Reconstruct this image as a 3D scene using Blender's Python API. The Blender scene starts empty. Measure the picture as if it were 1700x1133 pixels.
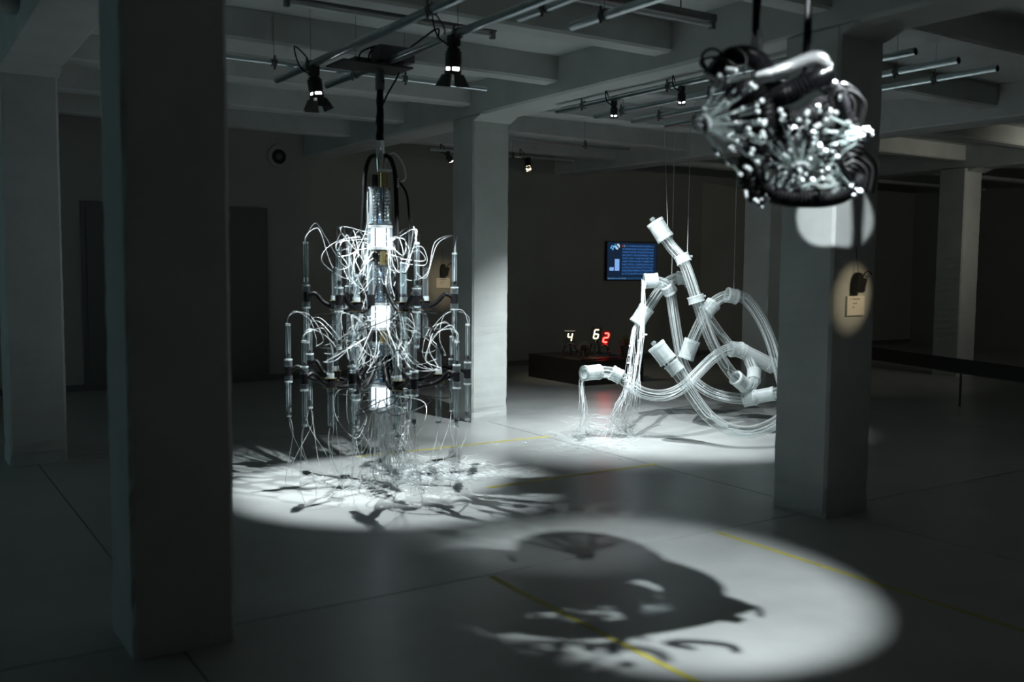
import bpy, math, random
import numpy as np
from mathutils import Vector, Matrix

# ------------------------------------------------------------------ camera, world, large lights, exposure
sc = bpy.context.scene
COL = sc.collection
FPX, CXP, CYP = 1607.6, 850.0, 566.5
YAW, PITCH, ROLL = math.radians(33.1077), math.radians(4.4236), math.radians(0.4552)
EYE = Vector((0, 0, 1.6))
FWD = Vector((math.sin(YAW) * math.cos(PITCH), math.cos(YAW) * math.cos(PITCH), -math.sin(PITCH)))
_r0 = Vector((math.cos(YAW), -math.sin(YAW), 0)); _u0 = _r0.cross(FWD)
RIGHT = _r0 * math.cos(ROLL) + _u0 * math.sin(ROLL)
UP = -_r0 * math.sin(ROLL) + _u0 * math.cos(ROLL)
cd = bpy.data.cameras.new('camera'); cd.sensor_width = 36; cd.lens = FPX / 1700 * 36
cd.clip_start = 0.05; cd.clip_end = 100
cd.dof.use_dof = True; cd.dof.focus_distance = 10.5; cd.dof.aperture_fstop = 1.6
cam = bpy.data.objects.new('camera', cd); COL.objects.link(cam)
cam.matrix_world = Matrix(((RIGHT.x, UP.x, -FWD.x, EYE.x), (RIGHT.y, UP.y, -FWD.y, EYE.y), (RIGHT.z, UP.z, -FWD.z, EYE.z), (0, 0, 0, 1)))
sc.camera = cam

w = bpy.data.worlds.new('world'); sc.world = w; w.use_nodes = True
w.node_tree.nodes['Background'].inputs[0].default_value = (0.98, 0.98, 0.88, 1)
w.node_tree.nodes['Background'].inputs[1].default_value = 0.026
sc.view_settings.view_transform = 'Standard'; sc.view_settings.look = 'None'
sc.view_settings.exposure = 0.0; sc.view_settings.gamma = 1.0; sc.view_settings.use_curve_mapping = False
cy_ = sc.cycles
cy_.max_bounces = 8; cy_.diffuse_bounces = 4; cy_.glossy_bounces = 4; cy_.transmission_bounces = 6
cy_.transparent_max_bounces = 40; cy_.caustics_reflective = False; cy_.caustics_refractive = False
cy_.sample_clamp_indirect = 3.0; cy_.use_denoising = True

def area_light(name, loc, target, sx, sy, energy, color):
    l = bpy.data.lights.new(name, 'AREA'); l.shape = 'RECTANGLE'; l.size = sx; l.size_y = sy; l.energy = energy; l.color = color
    o = bpy.data.objects.new(name, l); COL.objects.link(o); o.location = loc
    o.rotation_euler = (Vector(target) - Vector(loc)).to_track_quat('-Z', 'Z').to_euler()
    return o
# dim daylight coming through the window in the left wall
area_light('window_daylight', (-5.35, 8.4, 1.75), (5, 8.2, 1.75), 3.0, 1.7, 19, (0.60, 0.95, 1.0))

random.seed(7)
RND = random.Random(11)

# ------------------------------------------------------------------ helpers
def pd(x, y, d):                      # a photograph point at a distance along the view axis
    return EYE + d * (FWD + RIGHT * ((x - CXP) / FPX) - UP * ((y - CYP) / FPX))
def pl(x, y, axis, val):              # a photograph point on an axis plane
    v = FWD + RIGHT * ((x - CXP) / FPX) - UP * ((y - CYP) / FPX)
    return EYE + v * ((val - EYE[axis]) / v[axis])

ORG = {}
class MB:
    def __init__(self): self.v = []; self.f = []
    def add(self, vs, fs):
        n = len(self.v); self.v += [tuple(p) for p in vs]; self.f += [tuple(i + n for i in q) for q in fs]; return self
    def box(self, c, s, rot=None):
        h = [d / 2 for d in s]; pts = []
        for sx in (-1, 1):
            for sy in (-1, 1):
                for sz in (-1, 1):
                    p = Vector((sx * h[0], sy * h[1], sz * h[2]))
                    if rot is not None: p = rot @ p
                    pts.append(Vector(c) + p)
        return self.add(pts, [(0, 1, 3, 2), (4, 6, 7, 5), (0, 4, 5, 1), (2, 3, 7, 6), (0, 2, 6, 4), (1, 5, 7, 3)])
    def cyl(self, p0, p1, r0, r1=None, n=12, caps=True):
        r1 = r0 if r1 is None else r1
        return self.tube([p0, p1], [r0, r1], n, caps)
    def tube(self, path, r, n=8, caps=True):
        P = [Vector(p) for p in path]
        R = r if isinstance(r, (list, tuple)) else [r] * len(P)
        T = []
        for i in range(len(P)):
            a = P[min(i + 1, len(P) - 1)] - P[max(i - 1, 0)]
            T.append(a.normalized() if a.length > 1e-9 else Vector((0, 0, 1)))
        ref = Vector((0, 0, 1)) if abs(T[0].z) < 0.9 else Vector((1, 0, 0))
        N = (ref - T[0] * ref.dot(T[0])).normalized()
        vs, fs = [], []
        for i, p in enumerate(P):
            N = N - T[i] * N.dot(T[i])
            N = N.normalized() if N.length > 1e-6 else T[i].orthogonal().normalized()
            B = T[i].cross(N)
            for k in range(n):
                a = 2 * math.pi * k / n
                vs.append(p + (N * math.cos(a) + B * math.sin(a)) * R[i])
        for i in range(len(P) - 1):
            for k in range(n):
                k2 = (k + 1) % n
                fs.append((i * n + k, i * n + k2, (i + 1) * n + k2, (i + 1) * n + k))
        if caps:
            fs.append(tuple(range(n - 1, -1, -1))); m = (len(P) - 1) * n; fs.append(tuple(m + k for k in range(n)))
        return self.add(vs, fs)
    def ring(self, p0, p1, ro, ri, n=16):
        # hollow cylinder between two points
        P0, P1 = Vector(p0), Vector(p1); t = (P1 - P0).normalized(); N = t.orthogonal().normalized(); B = t.cross(N)
        vs, fs = [], []
        for p, r in ((P0, ro), (P1, ro), (P1, ri), (P0, ri)):
            for k in range(n):
                a = 2 * math.pi * k / n; vs.append(p + (N * math.cos(a) + B * math.sin(a)) * r)
        for j in range(4):
            j2 = (j + 1) % 4
            for k in range(n):
                k2 = (k + 1) % n; fs.append((j * n + k, j * n + k2, j2 * n + k2, j2 * n + k))
        return self.add(vs, fs)
    def ball(self, c, r, n=8, m=5, sz=1.0):
        c = Vector(c); vs = [c + Vector((0, 0, r * sz))]; fs = []
        for i in range(1, m):
            t = math.pi * i / m
            for k in range(n):
                a = 2 * math.pi * k / n
                vs.append(c + Vector((r * math.sin(t) * math.cos(a), r * math.sin(t) * math.sin(a), r * math.cos(t) * sz)))
        vs.append(c - Vector((0, 0, r * sz))); L = len(vs) - 1
        for k in range(n): fs.append((0, 1 + k, 1 + (k + 1) % n)); fs.append((L, L - n + (k + 1) % n, L - n + k))
        for i in range(m - 2):
            for k in range(n):
                a = 1 + i * n + k; b = 1 + i * n + (k + 1) % n; fs.append((a, a + n, b + n, b))
        return self.add(vs, fs)
    def build(self, name, mat, parent=None, smooth=False, org=None):
        o0 = Vector(org) if org is not None else (ORG.get(parent.name, Vector()) if parent else Vector())
        me = bpy.data.meshes.new(name)
        me.from_pydata([(p[0] - o0.x, p[1] - o0.y, p[2] - o0.z) for p in self.v], [], self.f)
        me.materials.append(M[mat])
        if smooth:
            me.polygons.foreach_set('use_smooth', [True] * len(me.polygons))
            try: me.set_sharp_from_angle(angle=math.radians(45))
            except Exception: pass
        me.update()
        o = bpy.data.objects.new(name, me); COL.objects.link(o)
        if parent: o.parent = parent
        elif org is not None: o.location = o0
        ORG[o.name] = o0
        return o

def tag(o, label=None, cat=None, group=None, kind=None):
    if label: o['label'] = label
    if cat: o['category'] = cat
    if group: o['group'] = group
    if kind: o['kind'] = kind
    return o
def thing(name, loc, label, cat, group=None):
    o = bpy.data.objects.new(name, None); COL.objects.link(o); o.location = loc; o.empty_display_size = 0.1
    ORG[o.name] = Vector(loc)
    return tag(o, label, cat, group)
def copy_tree(o, parent=None, mat=None):
    c = o.copy(); COL.objects.link(c); c.parent = parent
    for ch in list(o.children): copy_tree(ch, c)
    return c
def bez(pts, n=16):                   # Catmull-Rom through points
    P = [Vector(p) for p in pts]; P = [P[0] * 2 - P[1]] + P + [P[-1] * 2 - P[-2]]
    out = []; segs = len(P) - 3; per = max(2, n // segs)
    for i in range(segs):
        a, b, c, d = P[i:i + 4]
        for k in range(per):
            t = k / per
            out.append(0.5 * (2 * b + (c - a) * t + (2 * a - 5 * b + 4 * c - d) * t * t + (3 * b - a - 3 * c + d) * t ** 3))
    out.append(P[-2]); return out

# ------------------------------------------------------------------ materials
M = {}
def newmat(name):
    m = bpy.data.materials.new(name); m.use_nodes = True; nt = m.node_tree
    M[name] = m; return m, nt, nt.nodes, nt.links, nt.nodes['Principled BSDF']
def simple(name, col, rough=0.5, metal=0.0, spec=0.5, bump=0, bscale=60, var=0.0):
    m, nt, N, L, b = newmat(name)
    b.inputs['Base Color'].default_value = (*col, 1); b.inputs['Roughness'].default_value = rough
    b.inputs['Metallic'].default_value = metal; b.inputs['Specular IOR Level'].default_value = spec
    if bump or var:
        tc = N.new('ShaderNodeTexCoord'); no = N.new('ShaderNodeTexNoise'); no.inputs['Scale'].default_value = bscale; no.inputs['Detail'].default_value = 5
        L.new(tc.outputs['Object'], no.inputs['Vector'])
        if var:
            mx = N.new('ShaderNodeMix'); mx.data_type = 'RGBA'
            mx.inputs[6].default_value = (*[c * (1 - var) for c in col], 1); mx.inputs[7].default_value = (*[min(1, c * (1 + var)) for c in col], 1)
            L.new(no.outputs['Fac'], mx.inputs[0]); L.new(mx.outputs[2], b.inputs['Base Color'])
        if bump:
            bp = N.new('ShaderNodeBump'); bp.inputs['Strength'].default_value = bump; bp.inputs['Distance'].default_value = 0.01
            L.new(no.outputs['Fac'], bp.inputs['Height']); L.new(bp.outputs['Normal'], b.inputs['Normal'])
    return m
def concrete(name, c0, c1, rough, scale=1.2, bump=0.15):
    m, nt, N, L, b = newmat(name)
    g = N.new('ShaderNodeNewGeometry')
    n1 = N.new('ShaderNodeTexNoise'); n1.inputs['Scale'].default_value = scale; n1.inputs['Detail'].default_value = 8; n1.inputs['Roughness'].default_value = 0.62
    n2 = N.new('ShaderNodeTexNoise'); n2.inputs['Scale'].default_value = 45; n2.inputs['Detail'].default_value = 4
    L.new(g.outputs['Position'], n1.inputs['Vector']); L.new(g.outputs['Position'], n2.inputs['Vector'])
    r = N.new('ShaderNodeValToRGB'); r.color_ramp.elements[0].position = 0.32; r.color_ramp.elements[1].position = 0.70
    r.color_ramp.elements[0].color = (*c0, 1); r.color_ramp.elements[1].color = (*c1, 1)
    L.new(n1.outputs['Fac'], r.inputs['Fac']); L.new(r.outputs['Color'], b.inputs['Base Color'])
    mr = N.new('ShaderNodeMapRange'); mr.inputs['To Min'].default_value = rough - 0.07; mr.inputs['To Max'].default_value = rough + 0.08
    L.new(n1.outputs['Fac'], mr.inputs['Value']); L.new(mr.outputs['Result'], b.inputs['Roughness'])
    bp = N.new('ShaderNodeBump'); bp.inputs['Strength'].default_value = bump; bp.inputs['Distance'].default_value = 0.004
    L.new(n2.outputs['Fac'], bp.inputs['Height']); L.new(bp.outputs['Normal'], b.inputs['Normal'])
    return m
def emit(name, col, strength):
    m, nt, N, L, b = newmat(name)
    b.inputs['Base Color'].default_value = (0, 0, 0, 1); b.inputs['Emission Color'].default_value = (*col, 1); b.inputs['Emission Strength'].default_value = strength
    return m
def clear(name, body, lo, hi, rough=0.08, tint=(0.96, 0.98, 0.98), power=2.5):
    # clear plastic: see-through, denser and shinier at grazing angles
    m, nt, N, L, b = newmat(name)
    b.inputs['Base Color'].default_value = (*body, 1); b.inputs['Roughness'].default_value = rough; b.inputs['Specular IOR Level'].default_value = 1.0
    tr = N.new('ShaderNodeBsdfTransparent'); tr.inputs['Color'].default_value = (*tint, 1)
    lw = N.new('ShaderNodeLayerWeight'); lw.inputs['Blend'].default_value = 0.5; pw = N.new('ShaderNodeMath'); pw.operation = 'POWER'; pw.inputs[1].default_value = power
    mr = N.new('ShaderNodeMapRange'); mr.inputs['To Min'].default_value = lo; mr.inputs['To Max'].default_value = hi
    mx = N.new('ShaderNodeMixShader')
    L.new(lw.outputs['Facing'], pw.inputs[0]); L.new(pw.outputs[0], mr.inputs['Value']); L.new(mr.outputs['Result'], mx.inputs['Fac'])
    L.new(tr.outputs[0], mx.inputs[1]); L.new(b.outputs[0], mx.inputs[2])
    L.new(mx.outputs[0], N['Material Output'].inputs['Surface'])
    return m

concrete('floor', (0.30, 0.315, 0.31), (0.42, 0.435, 0.425), 0.34)
concrete('floor_joint', (0.02, 0.02, 0.02), (0.03, 0.03, 0.03), 0.8)
concrete('paint', (0.46, 0.49, 0.47), (0.56, 0.59, 0.57), 0.7, 2.5, 0.25)
concrete('wall', (0.30, 0.30, 0.275), (0.36, 0.36, 0.33), 0.75, 0.9, 0.15)
concrete('ceil', (0.48, 0.51, 0.495), (0.60, 0.63, 0.615), 0.8, 2.0, 0.3)
simple('door_paint', (0.11, 0.115, 0.11), 0.5, var=0.1)
simple('yellow', (0.42, 0.38, 0.09), 0.6, var=0.35, bscale=9)
simple('galv', (0.55, 0.62, 0.64), 0.28, 1.0, var=0.2, bscale=14)
simple('chrome', (0.85, 0.87, 0.88), 0.12, 1.0)
simple('bright_metal', (0.85, 0.87, 0.88), 0.38, 0.7)
simple('brass', (0.75, 0.58, 0.28), 0.25, 1.0)
simple('black', (0.012, 0.012, 0.012), 0.45)
simple('black_gloss', (0.008, 0.008, 0.009), 0.22, spec=0.5)
simple('rubber', (0.0035, 0.0035, 0.0036), 0.45, spec=0.15)
simple('plinth', (0.018, 0.017, 0.015), 0.5, var=0.15)
simple('white_plastic', (0.78, 0.80, 0.80), 0.35)
simple('card', (0.80, 0.77, 0.68), 0.7)
simple('ink', (0.16, 0.14, 0.11), 0.8)
simple('fixture', (0.10, 0.11, 0.11), 0.5)
simple('batten', (0.16, 0.17, 0.17), 0.4)
simple('leaf', (0.09, 0.13, 0.04), 0.5)
simple('leaf_red', (0.30, 0.06, 0.03), 0.5)
simple('red_plastic', (0.45, 0.03, 0.03), 0.3)
clear('fiber', (0.72, 0.76, 0.77), 0.6, 0.9, 0.2, power=1)
clear('acrylic', (0.60, 0.68, 0.73), 0.018, 0.85, 0.05, power=3)
clear('frosted', (0.66, 0.70, 0.70), 0.26, 0.9, 0.22, power=1.6)
clear('hose', (0.58, 0.61, 0.60), 0.08, 0.9, 0.08, power=2.2)
clear('glass_rod', (0.36, 0.42, 0.41), 0.22, 0.9, 0.10)
emit('glow_white', (0.84, 0.93, 1.0), 1.7)
emit('lamp_white', (0.95, 0.98, 1.0), 9.0)
emit('lamp_warm', (1.0, 0.86, 0.55), 7.0)
emit('digit_cream', (1.0, 0.92, 0.55), 3.0)
emit('digit_red', (1.0, 0.016, 0.012), 36.0)
emit('screen_bg', (0.006, 0.016, 0.040), 1.0)
emit('screen_text', (0.05, 0.20, 0.58), 1.0)
emit('screen_bar', (0.22, 0.42, 0.85), 1.0)
emit('screen_icon', (0.12, 0.50, 0.95), 1.0)
emit('screen_white', (0.45, 0.62, 0.80), 1.0)
emit('screen_line', (0.012, 0.05, 0.12), 1.0)
emit('screen_red', (0.30, 0.03, 0.03), 1.0)
emit('led_white', (0.95, 0.98, 1.0), 2.0)
emit('led_red', (1.0, 0.05, 0.05), 0.25)
simple('glint', (0.78, 0.83, 0.84), 0.12, 0.0, spec=1.0)

# ------------------------------------------------------------------ structure
floor = MB().box((6, 4.5, -0.075), (28, 18, 0.09)).build('floor', 'floor_joint'); tag(floor, kind='structure')
xs = [-8, -3.2, 1.0, 5.2, 9.4, 13.6, 20]; ys = [-4.5, -0.2, 4.18, 8.6, 13.5]
for i in range(len(xs) - 1):
    for j in range(len(ys) - 1):
        g = 0.004
        MB().box(((xs[i] + xs[i + 1]) / 2, (ys[j] + ys[j + 1]) / 2, -0.015), (xs[i + 1] - xs[i] - 2 * g, ys[j + 1] - ys[j] - 2 * g, 0.03)).build('slab', 'floor', floor)

ZS, ZB, ZG = 3.42, 3.20, 3.09          # slab, beam and girder undersides
GX = [-3.4, 0.8, 5.0, 9.28, 13.45]; GW = 0.43
ceiling = MB().box((6, 4.5, ZS + 0.1), (28, 18, 0.2)).build('ceiling', 'ceil'); tag(ceiling, kind='structure')
for x in GX:
    m = MB(); c = 0.02
    prof = [(x, ZS), (x, ZG + c), (x + c, ZG), (x + GW - c, ZG), (x + GW, ZG + c), (x + GW, ZS)]
    n = 26; vs = []
    for k in range(n + 1):
        y = -4.5 + 17.6 * k / n
        for (px, pz) in prof: vs.append((px + RND.uniform(-.004, .004), y, pz + RND.uniform(-.004, .004)))
    fs = [(k * 6 + a, k * 6 + a + 1, (k + 1) * 6 + a + 1, (k + 1) * 6 + a) for k in range(n) for a in range(5)]
    m.add(vs, fs); m.build('girder', 'paint', ceiling)
    # haunches where the columns meet the girder
    for gy in (4.0, 8.4):
        m = MB(); m.add([(x - .0, gy - .14, ZG), (x + GW, gy - .14, ZG), (x + GW, gy, ZG - .05), (x, gy, ZG - .05), (x, gy, ZG), (x + GW, gy, ZG)], [(0, 1, 2, 3), (0, 3, 4), (1, 5, 2)])
        m.build('haunch', 'paint', ceiling)
bys = [-1.75, -0.3, 1.15, 2.6, 4.07, 5.52, 6.97, 8.45, 9.92, 11.4]
spans = [(-8, -3.4)] + [(GX[i] + GW, GX[i + 1]) for i in range(4)] + [(13.88, 20)]
for (x0, x1) in spans:
    for y in bys:
        m = MB(); a, b_ = y, y + 0.20; c = 0.02
        prof = [(a, ZS), (a, ZB + c), (a + c, ZB), (b_ - c, ZB), (b_, ZB + c), (b_, ZS)]
        n = 6; vs = []
        for k in range(n + 1):
            xx = x0 + (x1 - x0) * k / n
            for (py, pz) in prof: vs.append((xx, py + RND.uniform(-.004, .004), pz + RND.uniform(-.003, .003)))
        fs = [(k * 6 + q, (k + 1) * 6 + q, (k + 1) * 6 + q + 1, k * 6 + q + 1) for k in range(n) for q in range(5)]
        m.add(vs, fs); m.build('beam', 'ceil', ceiling)

def column(x, y, s, label, seed):
    rr = random.Random(seed); c = 0.018
    prof = [(c, 0), (s - c, 0), (s, c), (s, s - c), (s - c, s), (c, s), (0, s - c), (0, c)]
    n = 60; vs, fs = [], []
    for k in range(n + 1):
        z = ZG * k / n
        for (px, py) in prof:
            ch = 0.004 + (0.012 if z < 0.25 and rr.random() < 0.4 else 0)
            dx, dy = (s / 2 - px), (s / 2 - py); q = rr.uniform(0, ch) / (s / 2)
            vs.append((x + px + dx * q, y + py + dy * q, z))
    for k in range(n):
        for a in range(8): fs.append((k * 8 + a, k * 8 + (a + 1) % 8, (k + 1) * 8 + (a + 1) % 8, (k + 1) * 8 + a))
    o = MB().add(vs, fs).build('column', 'paint', org=(x + s / 2, y + s / 2, 0)); return tag(o, label, 'column', 'concrete columns', kind='structure')
column(0.80, 8.40, 0.42, 'square concrete column at the far left edge of the hall', 1)
column(0.80, 4.00, 0.42, 'big dark square concrete column in the left foreground', 2)
column(5.00, 8.40, 0.43, 'pale concrete column behind the chandelier, brightly lit at its foot', 3)
column(5.00, 4.00, 0.44, 'concrete column behind the dark hanging sculpture, carrying a lit wall card', 4)
column(9.28, 8.40, 0.43, 'distant concrete column behind the clear hose sculpture', 5)
column(13.40, 8.40, 0.43, 'dim far concrete column behind the low black barrier', 6)

wb = MB().box((6, 13.1, ZS / 2), (28, 0.2, ZS)).build('wall_back', 'wall'); tag(wb, kind='structure')
wr = MB().box((19.0, 4.5, ZS / 2), (0.2, 18, ZS)).build('wall_right', 'wall'); tag(wr, kind='structure')
for k, yy in enumerate((3.2, 5.0, 6.8)):       # shallow piers on the right wall
    MB().box((18.82, yy, 1.7), (0.18, 0.35, 3.4)).build('pier', 'wall', wr)
m = MB()                                       # left wall with a real window opening
m.box((-5.5, 1.45, ZS / 2), (0.2, 10.9, ZS)).box((-5.5, 11.45, ZS / 2), (0.2, 3.1, ZS)).box((-5.5, 8.4, 0.45), (0.2, 3.0, 0.9)).box((-5.5, 8.4, 3.01), (0.2, 3.0, 0.82))
wl = m.build('wall_left', 'wall'); tag(wl, kind='structure')
m = MB()
for yy in (6.95, 8.4, 9.85): m.box((-5.5, yy, 1.75), (0.06, 0.06, 1.7))
for zz in (0.93, 1.75, 2.57): m.box((-5.5, 8.4, zz), (0.06, 2.9, 0.06))
tag(m.build('window_1', 'white_plastic'), kind='structure')

# double door in the back wall
d = MB().box((3.28, 12.985, 1.18), (2.36, 0.03, 2.36)).build('door_1', 'door_paint'); tag(d, kind='structure')
for cxd in (2.71, 3.85):
    dl = MB().box((cxd, 12.965, 1.17), (1.11, 0.03, 2.30)).build('door_leaf', 'door_paint', d)
    MB().cyl((3.28 + (0.10 if cxd > 3.28 else -0.10), 12.94, 1.05), (3.28 + (0.22 if cxd > 3.28 else -0.22), 12.94, 1.05), 0.012, n=8).build('handle', 'galv', dl)
m = MB().box((7.0, 12.993, 0.04), (28, 0.014, 0.08)); tag(m.build('baseboard_back', 'door_paint'), kind='structure')

# yellow floor lines
def tape(p, q, wd, label):
    p, q = Vector((*p, 0)), Vector((*q, 0)); t = (q - p).normalized(); s = Vector((-t.y, t.x, 0)) * wd / 2; n = 14
    vs, fs = [], []
    for k in range(n + 1):
        c = p.lerp(q, k / n); j = RND.uniform(-.002, .002)
        for z in (0.0002, 0.0012): vs += [c - s + Vector((j, j, z)), c + s + Vector((j, j, z))]
    for k in range(n):
        a = k * 4; b2 = a + 4
        fs += [(a + 2, a + 3, b2 + 3, b2 + 2), (a, a + 2, b2 + 2, b2), (a + 1, b2 + 1, b2 + 3, a + 3)]
    c0 = (p + q) / 2
    return tag(MB().add(vs, fs).build('floor_tape', 'yellow', org=c0), label, 'floor tape', 'yellow tape lines on the floor')
tape((2.59, 4.15), (2.60, 0.6), 0.035, 'yellow tape line in the foreground running through the big shadow')
tape((4.20, 4.15), (4.21, 0.8), 0.035, 'faint yellow tape line on dark floor left of the right column')
tape((3.62, 5.87), (5.25, 5.88), 0.045, 'short yellow tape line in the open floor between the two light pools')
tape((3.30, 7.40), (5.25, 7.38), 0.045, 'yellow tape line passing behind the chandelier strands toward the pale column')

# round vent on the back wall
vt = thing('wall_vent', (4.63, 13.0, 3.07), 'round dark ventilation fan outlet high on the back wall', 'vent')
MB().ring((4.63, 13.0, 3.07), (4.63, 12.965, 3.07), 0.155, 0.10, 28).build('rim', 'wall', vt)
MB().cyl((4.63, 12.995, 3.07), (4.63, 12.975, 3.07), 0.10, n=24).build('grille', 'black', vt)
MB().cyl((4.63, 12.98, 3.07), (4.63, 12.955, 3.07), 0.045, n=16).build('hub', 'fixture', vt)

# ------------------------------------------------------------------ ceiling pipes and battens
def pipe(p, q, r, label, clamps, group):
    p, q = Vector(p), Vector(q)
    o = thing('ceiling_pipe', (p + q) / 2, label, 'pipe', group)
    MB().ring(p, q, r, r * 0.86, 14).build('tube', 'galv', o, True)
    for t in clamps:
        c = p.lerp(q, t); d = (q - p).normalized()
        cl = MB().ring(c - d * .02, c + d * .02, r + .008, r, 12).build('clamp', 'fixture', o)
        top = ZG if abs(c.x - 5.2) < .25 else ZS
        MB().cyl(c + Vector((0, 0, r)), (c.x, c.y, top), 0.0018, n=5).cyl(c + d.cross(Vector((0, 0, 1))) * (r + .0) - Vector((0, 0, .05)), c + d.cross(Vector((0, 0, 1))) * r + Vector((0, 0, .05)), .009, n=6).build('hanger_rod', 'fixture', cl)
    return o
ZP = 3.0
pipe((2.59, 7.28, ZP), (2.585, 0.4, ZP), 0.026, 'galvanised pipe at left carrying the lamp with the bright slits', (0.1, .36, .8), 'ceiling pipes')
pipe((2.985, 7.25, ZP), (2.965, 0.4, ZP), 0.026, 'galvanised pipe directly above the chandelier mount', (0.08, .3, .8), 'ceiling pipes')
pipe((3.13, 4.75, ZP + .02), (3.10, 0.4, ZP + .02), 0.022, 'galvanised pipe ending beside the one above the chandelier', (.06, .7), 'ceiling pipes')
pipe((3.44, 4.66, ZP), (3.47, 0.4, ZP), 0.026, 'bright bluish pipe at the top centre of the ceiling', (.07, .7), 'ceiling pipes')
pipe((1.75, 6.96, 3.06), (4.26, 6.95, 3.06), 0.018, 'thin crosswise pipe running behind the chandelier mount', (.28, .70), 'crosswise ceiling pipes')
for i, (x, lab) in enumerate(((5.29, 'first far pipe, right under the concrete girder'), (5.76, 'second far pipe right of the girder'), (6.24, 'third far pipe right of the girder'), (6.71, 'fourth far pipe, rightmost beyond the girder'))):
    pipe((x, 7.38 + .03 * i, 3.03), (x, 4.0 - .0 * i, 3.03), 0.026, 'galvanised pipe over the hose sculpture, ' + lab, (.12, .45, .86), 'pipes over the hose sculpture')
pipe((5.55, 9.42, 3.06), (7.82, 9.38, 3.06), 0.020, 'dark crosswise pipe beyond the pale column, nearer of two', (.1, .7), 'crosswise ceiling pipes')
pipe((5.7, 10.62, 3.02), (7.90, 10.62, 3.02), 0.018, 'far crosswise pipe holding the warm spotlight', (.2, .55), 'crosswise ceiling pipes')
def batten(x0, x1, y, z, label):
    o = thing('fluorescent_batten', ((x0 + x1) / 2, y, z), label, 'light fixture', 'unlit fluorescent battens')
    MB().box(((x0 + x1) / 2, y, z), (x1 - x0, 0.05, 0.045)).build('housing', 'batten', o)
    MB().cyl((x0 + .03, y, z - .045), (x1 - .03, y, z - .045), 0.013, n=10).build('tube', 'white_plastic', o, True)
    for x in (x0 + .02, x1 - .02): MB().box((x, y, z - .045), (.03, .035, .05)).build('end_cap', 'batten', o)
    for x in (x0 + .3, x1 - .3): MB().cyl((x, y, z), (x, y, ZS), .005, n=6).build('hanger_rod', 'fixture', o)
batten(2.12, 3.64, 5.83, 3.24, 'unlit fluorescent batten across the ceiling above the chandelier')
batten(3.35, 4.68, 4.76, 3.24, 'unlit fluorescent batten at the top, left of the dark sculpture')

# ------------------------------------------------------------------ spot lamps
def spot(o, loc, target, energy, half, blend, color, radius=0.012):
    l = bpy.data.lights.new('spot_beam', 'SPOT'); l.energy = energy; l.spot_size = 2 * math.radians(half); l.spot_blend = blend; l.color = color; l.shadow_soft_size = radius
    ob = bpy.data.objects.new('spot_beam', l); COL.objects.link(ob); ob.parent = o
    ob.location = Vector(loc) - ORG[o.name]; ob.rotation_euler = (Vector(target) - Vector(loc)).to_track_quat('-Z', 'Y').to_euler()
def lamp(top, aim, label, energy, half, color, s=1.0, blend=0.6, doors=True, glow='lamp_white', slits=True, tilt=None):
    top = Vector(top); aim = Vector(aim)
    o = thing('spot_lamp', top, label, 'lamp', 'stage spot lamps')
    d = (aim - top).normalized() if tilt is None else Vector(tilt).normalized()
    piv = top + Vector((0, 0, -.035 * s))
    MB().box(top, (.045 * s, .05 * s, .05 * s)).build('clamp', 'black', o)
    MB().cyl(top, piv - Vector((0, 0, .02)), .012 * s, n=8).build('stem', 'black', o)
    b0 = piv; b1 = piv + d * .085 * s; b2 = piv + d * .10 * s; b3 = piv + d * .118 * s
    body = MB().tube([b0 - d * .01, b0, b0 + d * .04 * s, b1], [.014 * s, .03 * s, .036 * s, .036 * s], 14).build('body', 'black', o, True)
    m = MB()
    for k in range(5):
        q = b0 + d * (.015 + .012 * k) * s; m.ring(q, q + d * .005 * s, .040 * s, .034 * s, 14)
    m.build('cooling_fin', 'black', body)
    if slits:
        m = MB().ring(b1, b2, .031 * s, .026 * s, 14); m.build('lit_gap', glow, o)
        sd = d.orthogonal().normalized()
        for k in range(4):
            q = Matrix.Rotation(k * math.pi / 2, 4, d) @ sd
            MB().box((b1 + b2) / 2 + q * .033 * s, (.01 * s, .01 * s, .022 * s)).build('bracket', 'black', o)
    MB().ring(b2, b3, .04 * s, .036 * s, 16).build('lens_ring', 'black', o)
    if doors:
        e0 = d.orthogonal().normalized(); base_a = math.atan2(d.cross(e0).dot(RIGHT), e0.dot(RIGHT))
        for q in range(4):
            rt = Matrix.Rotation(base_a + math.pi / 4 + q * math.pi / 2, 3, d) @ e0; side = d.cross(rt).normalized()
            c0 = b3 + rt * .040 * s; c1 = b3 + d * .055 * s + rt * .066 * s
            m = MB(); a = .030 * s; e = .046 * s; t = rt * .003
            m.add([c0 - side * a, c0 + side * a, c1 + side * e, c1 - side * e, c0 - side * a + t, c0 + side * a + t, c1 + side * e + t, c1 - side * e + t], [(0, 1, 2, 3), (7, 6, 5, 4), (0, 4, 5, 1), (1, 5, 6, 2), (2, 6, 7, 3), (3, 7, 4, 0)])
            m.build('barn_door', 'black', o)
    # cable looping up to the pipe
    MB().tube(bez([b0, b0 + Vector((-.06, .05, .06)) * s, top + Vector((-.10, .02, .12)) * s, top + Vector((.02, .12, .07)) * s, top + Vector((0, .2, .02)) * s], 20), .005, 6).build('cable', 'rubber', o, True)
    spot(o, b3 + d * .01, aim, energy, half, blend, color)
    return o
COOL = (0.90, 0.97, 1.0)
CH = Vector((2.985, 6.30, 0))           # chandelier axis
lamp((2.59, 6.53, 2.95), (2.95, 6.35, 0.4), 'black spot lamp with lit slits on the left pipe beside the chandelier', 560, 25, COOL, 1.3, blend=.45, tilt=(.10, -.12, -1))
lamp((2.965, 5.22, 2.96), (3.10, 6.60, 0.3), 'black barn-door spot lamp on the pipe right of the chandelier mount', 600, 22, COOL, 1.3, blend=.5, tilt=(.05, .15, -1))
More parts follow.
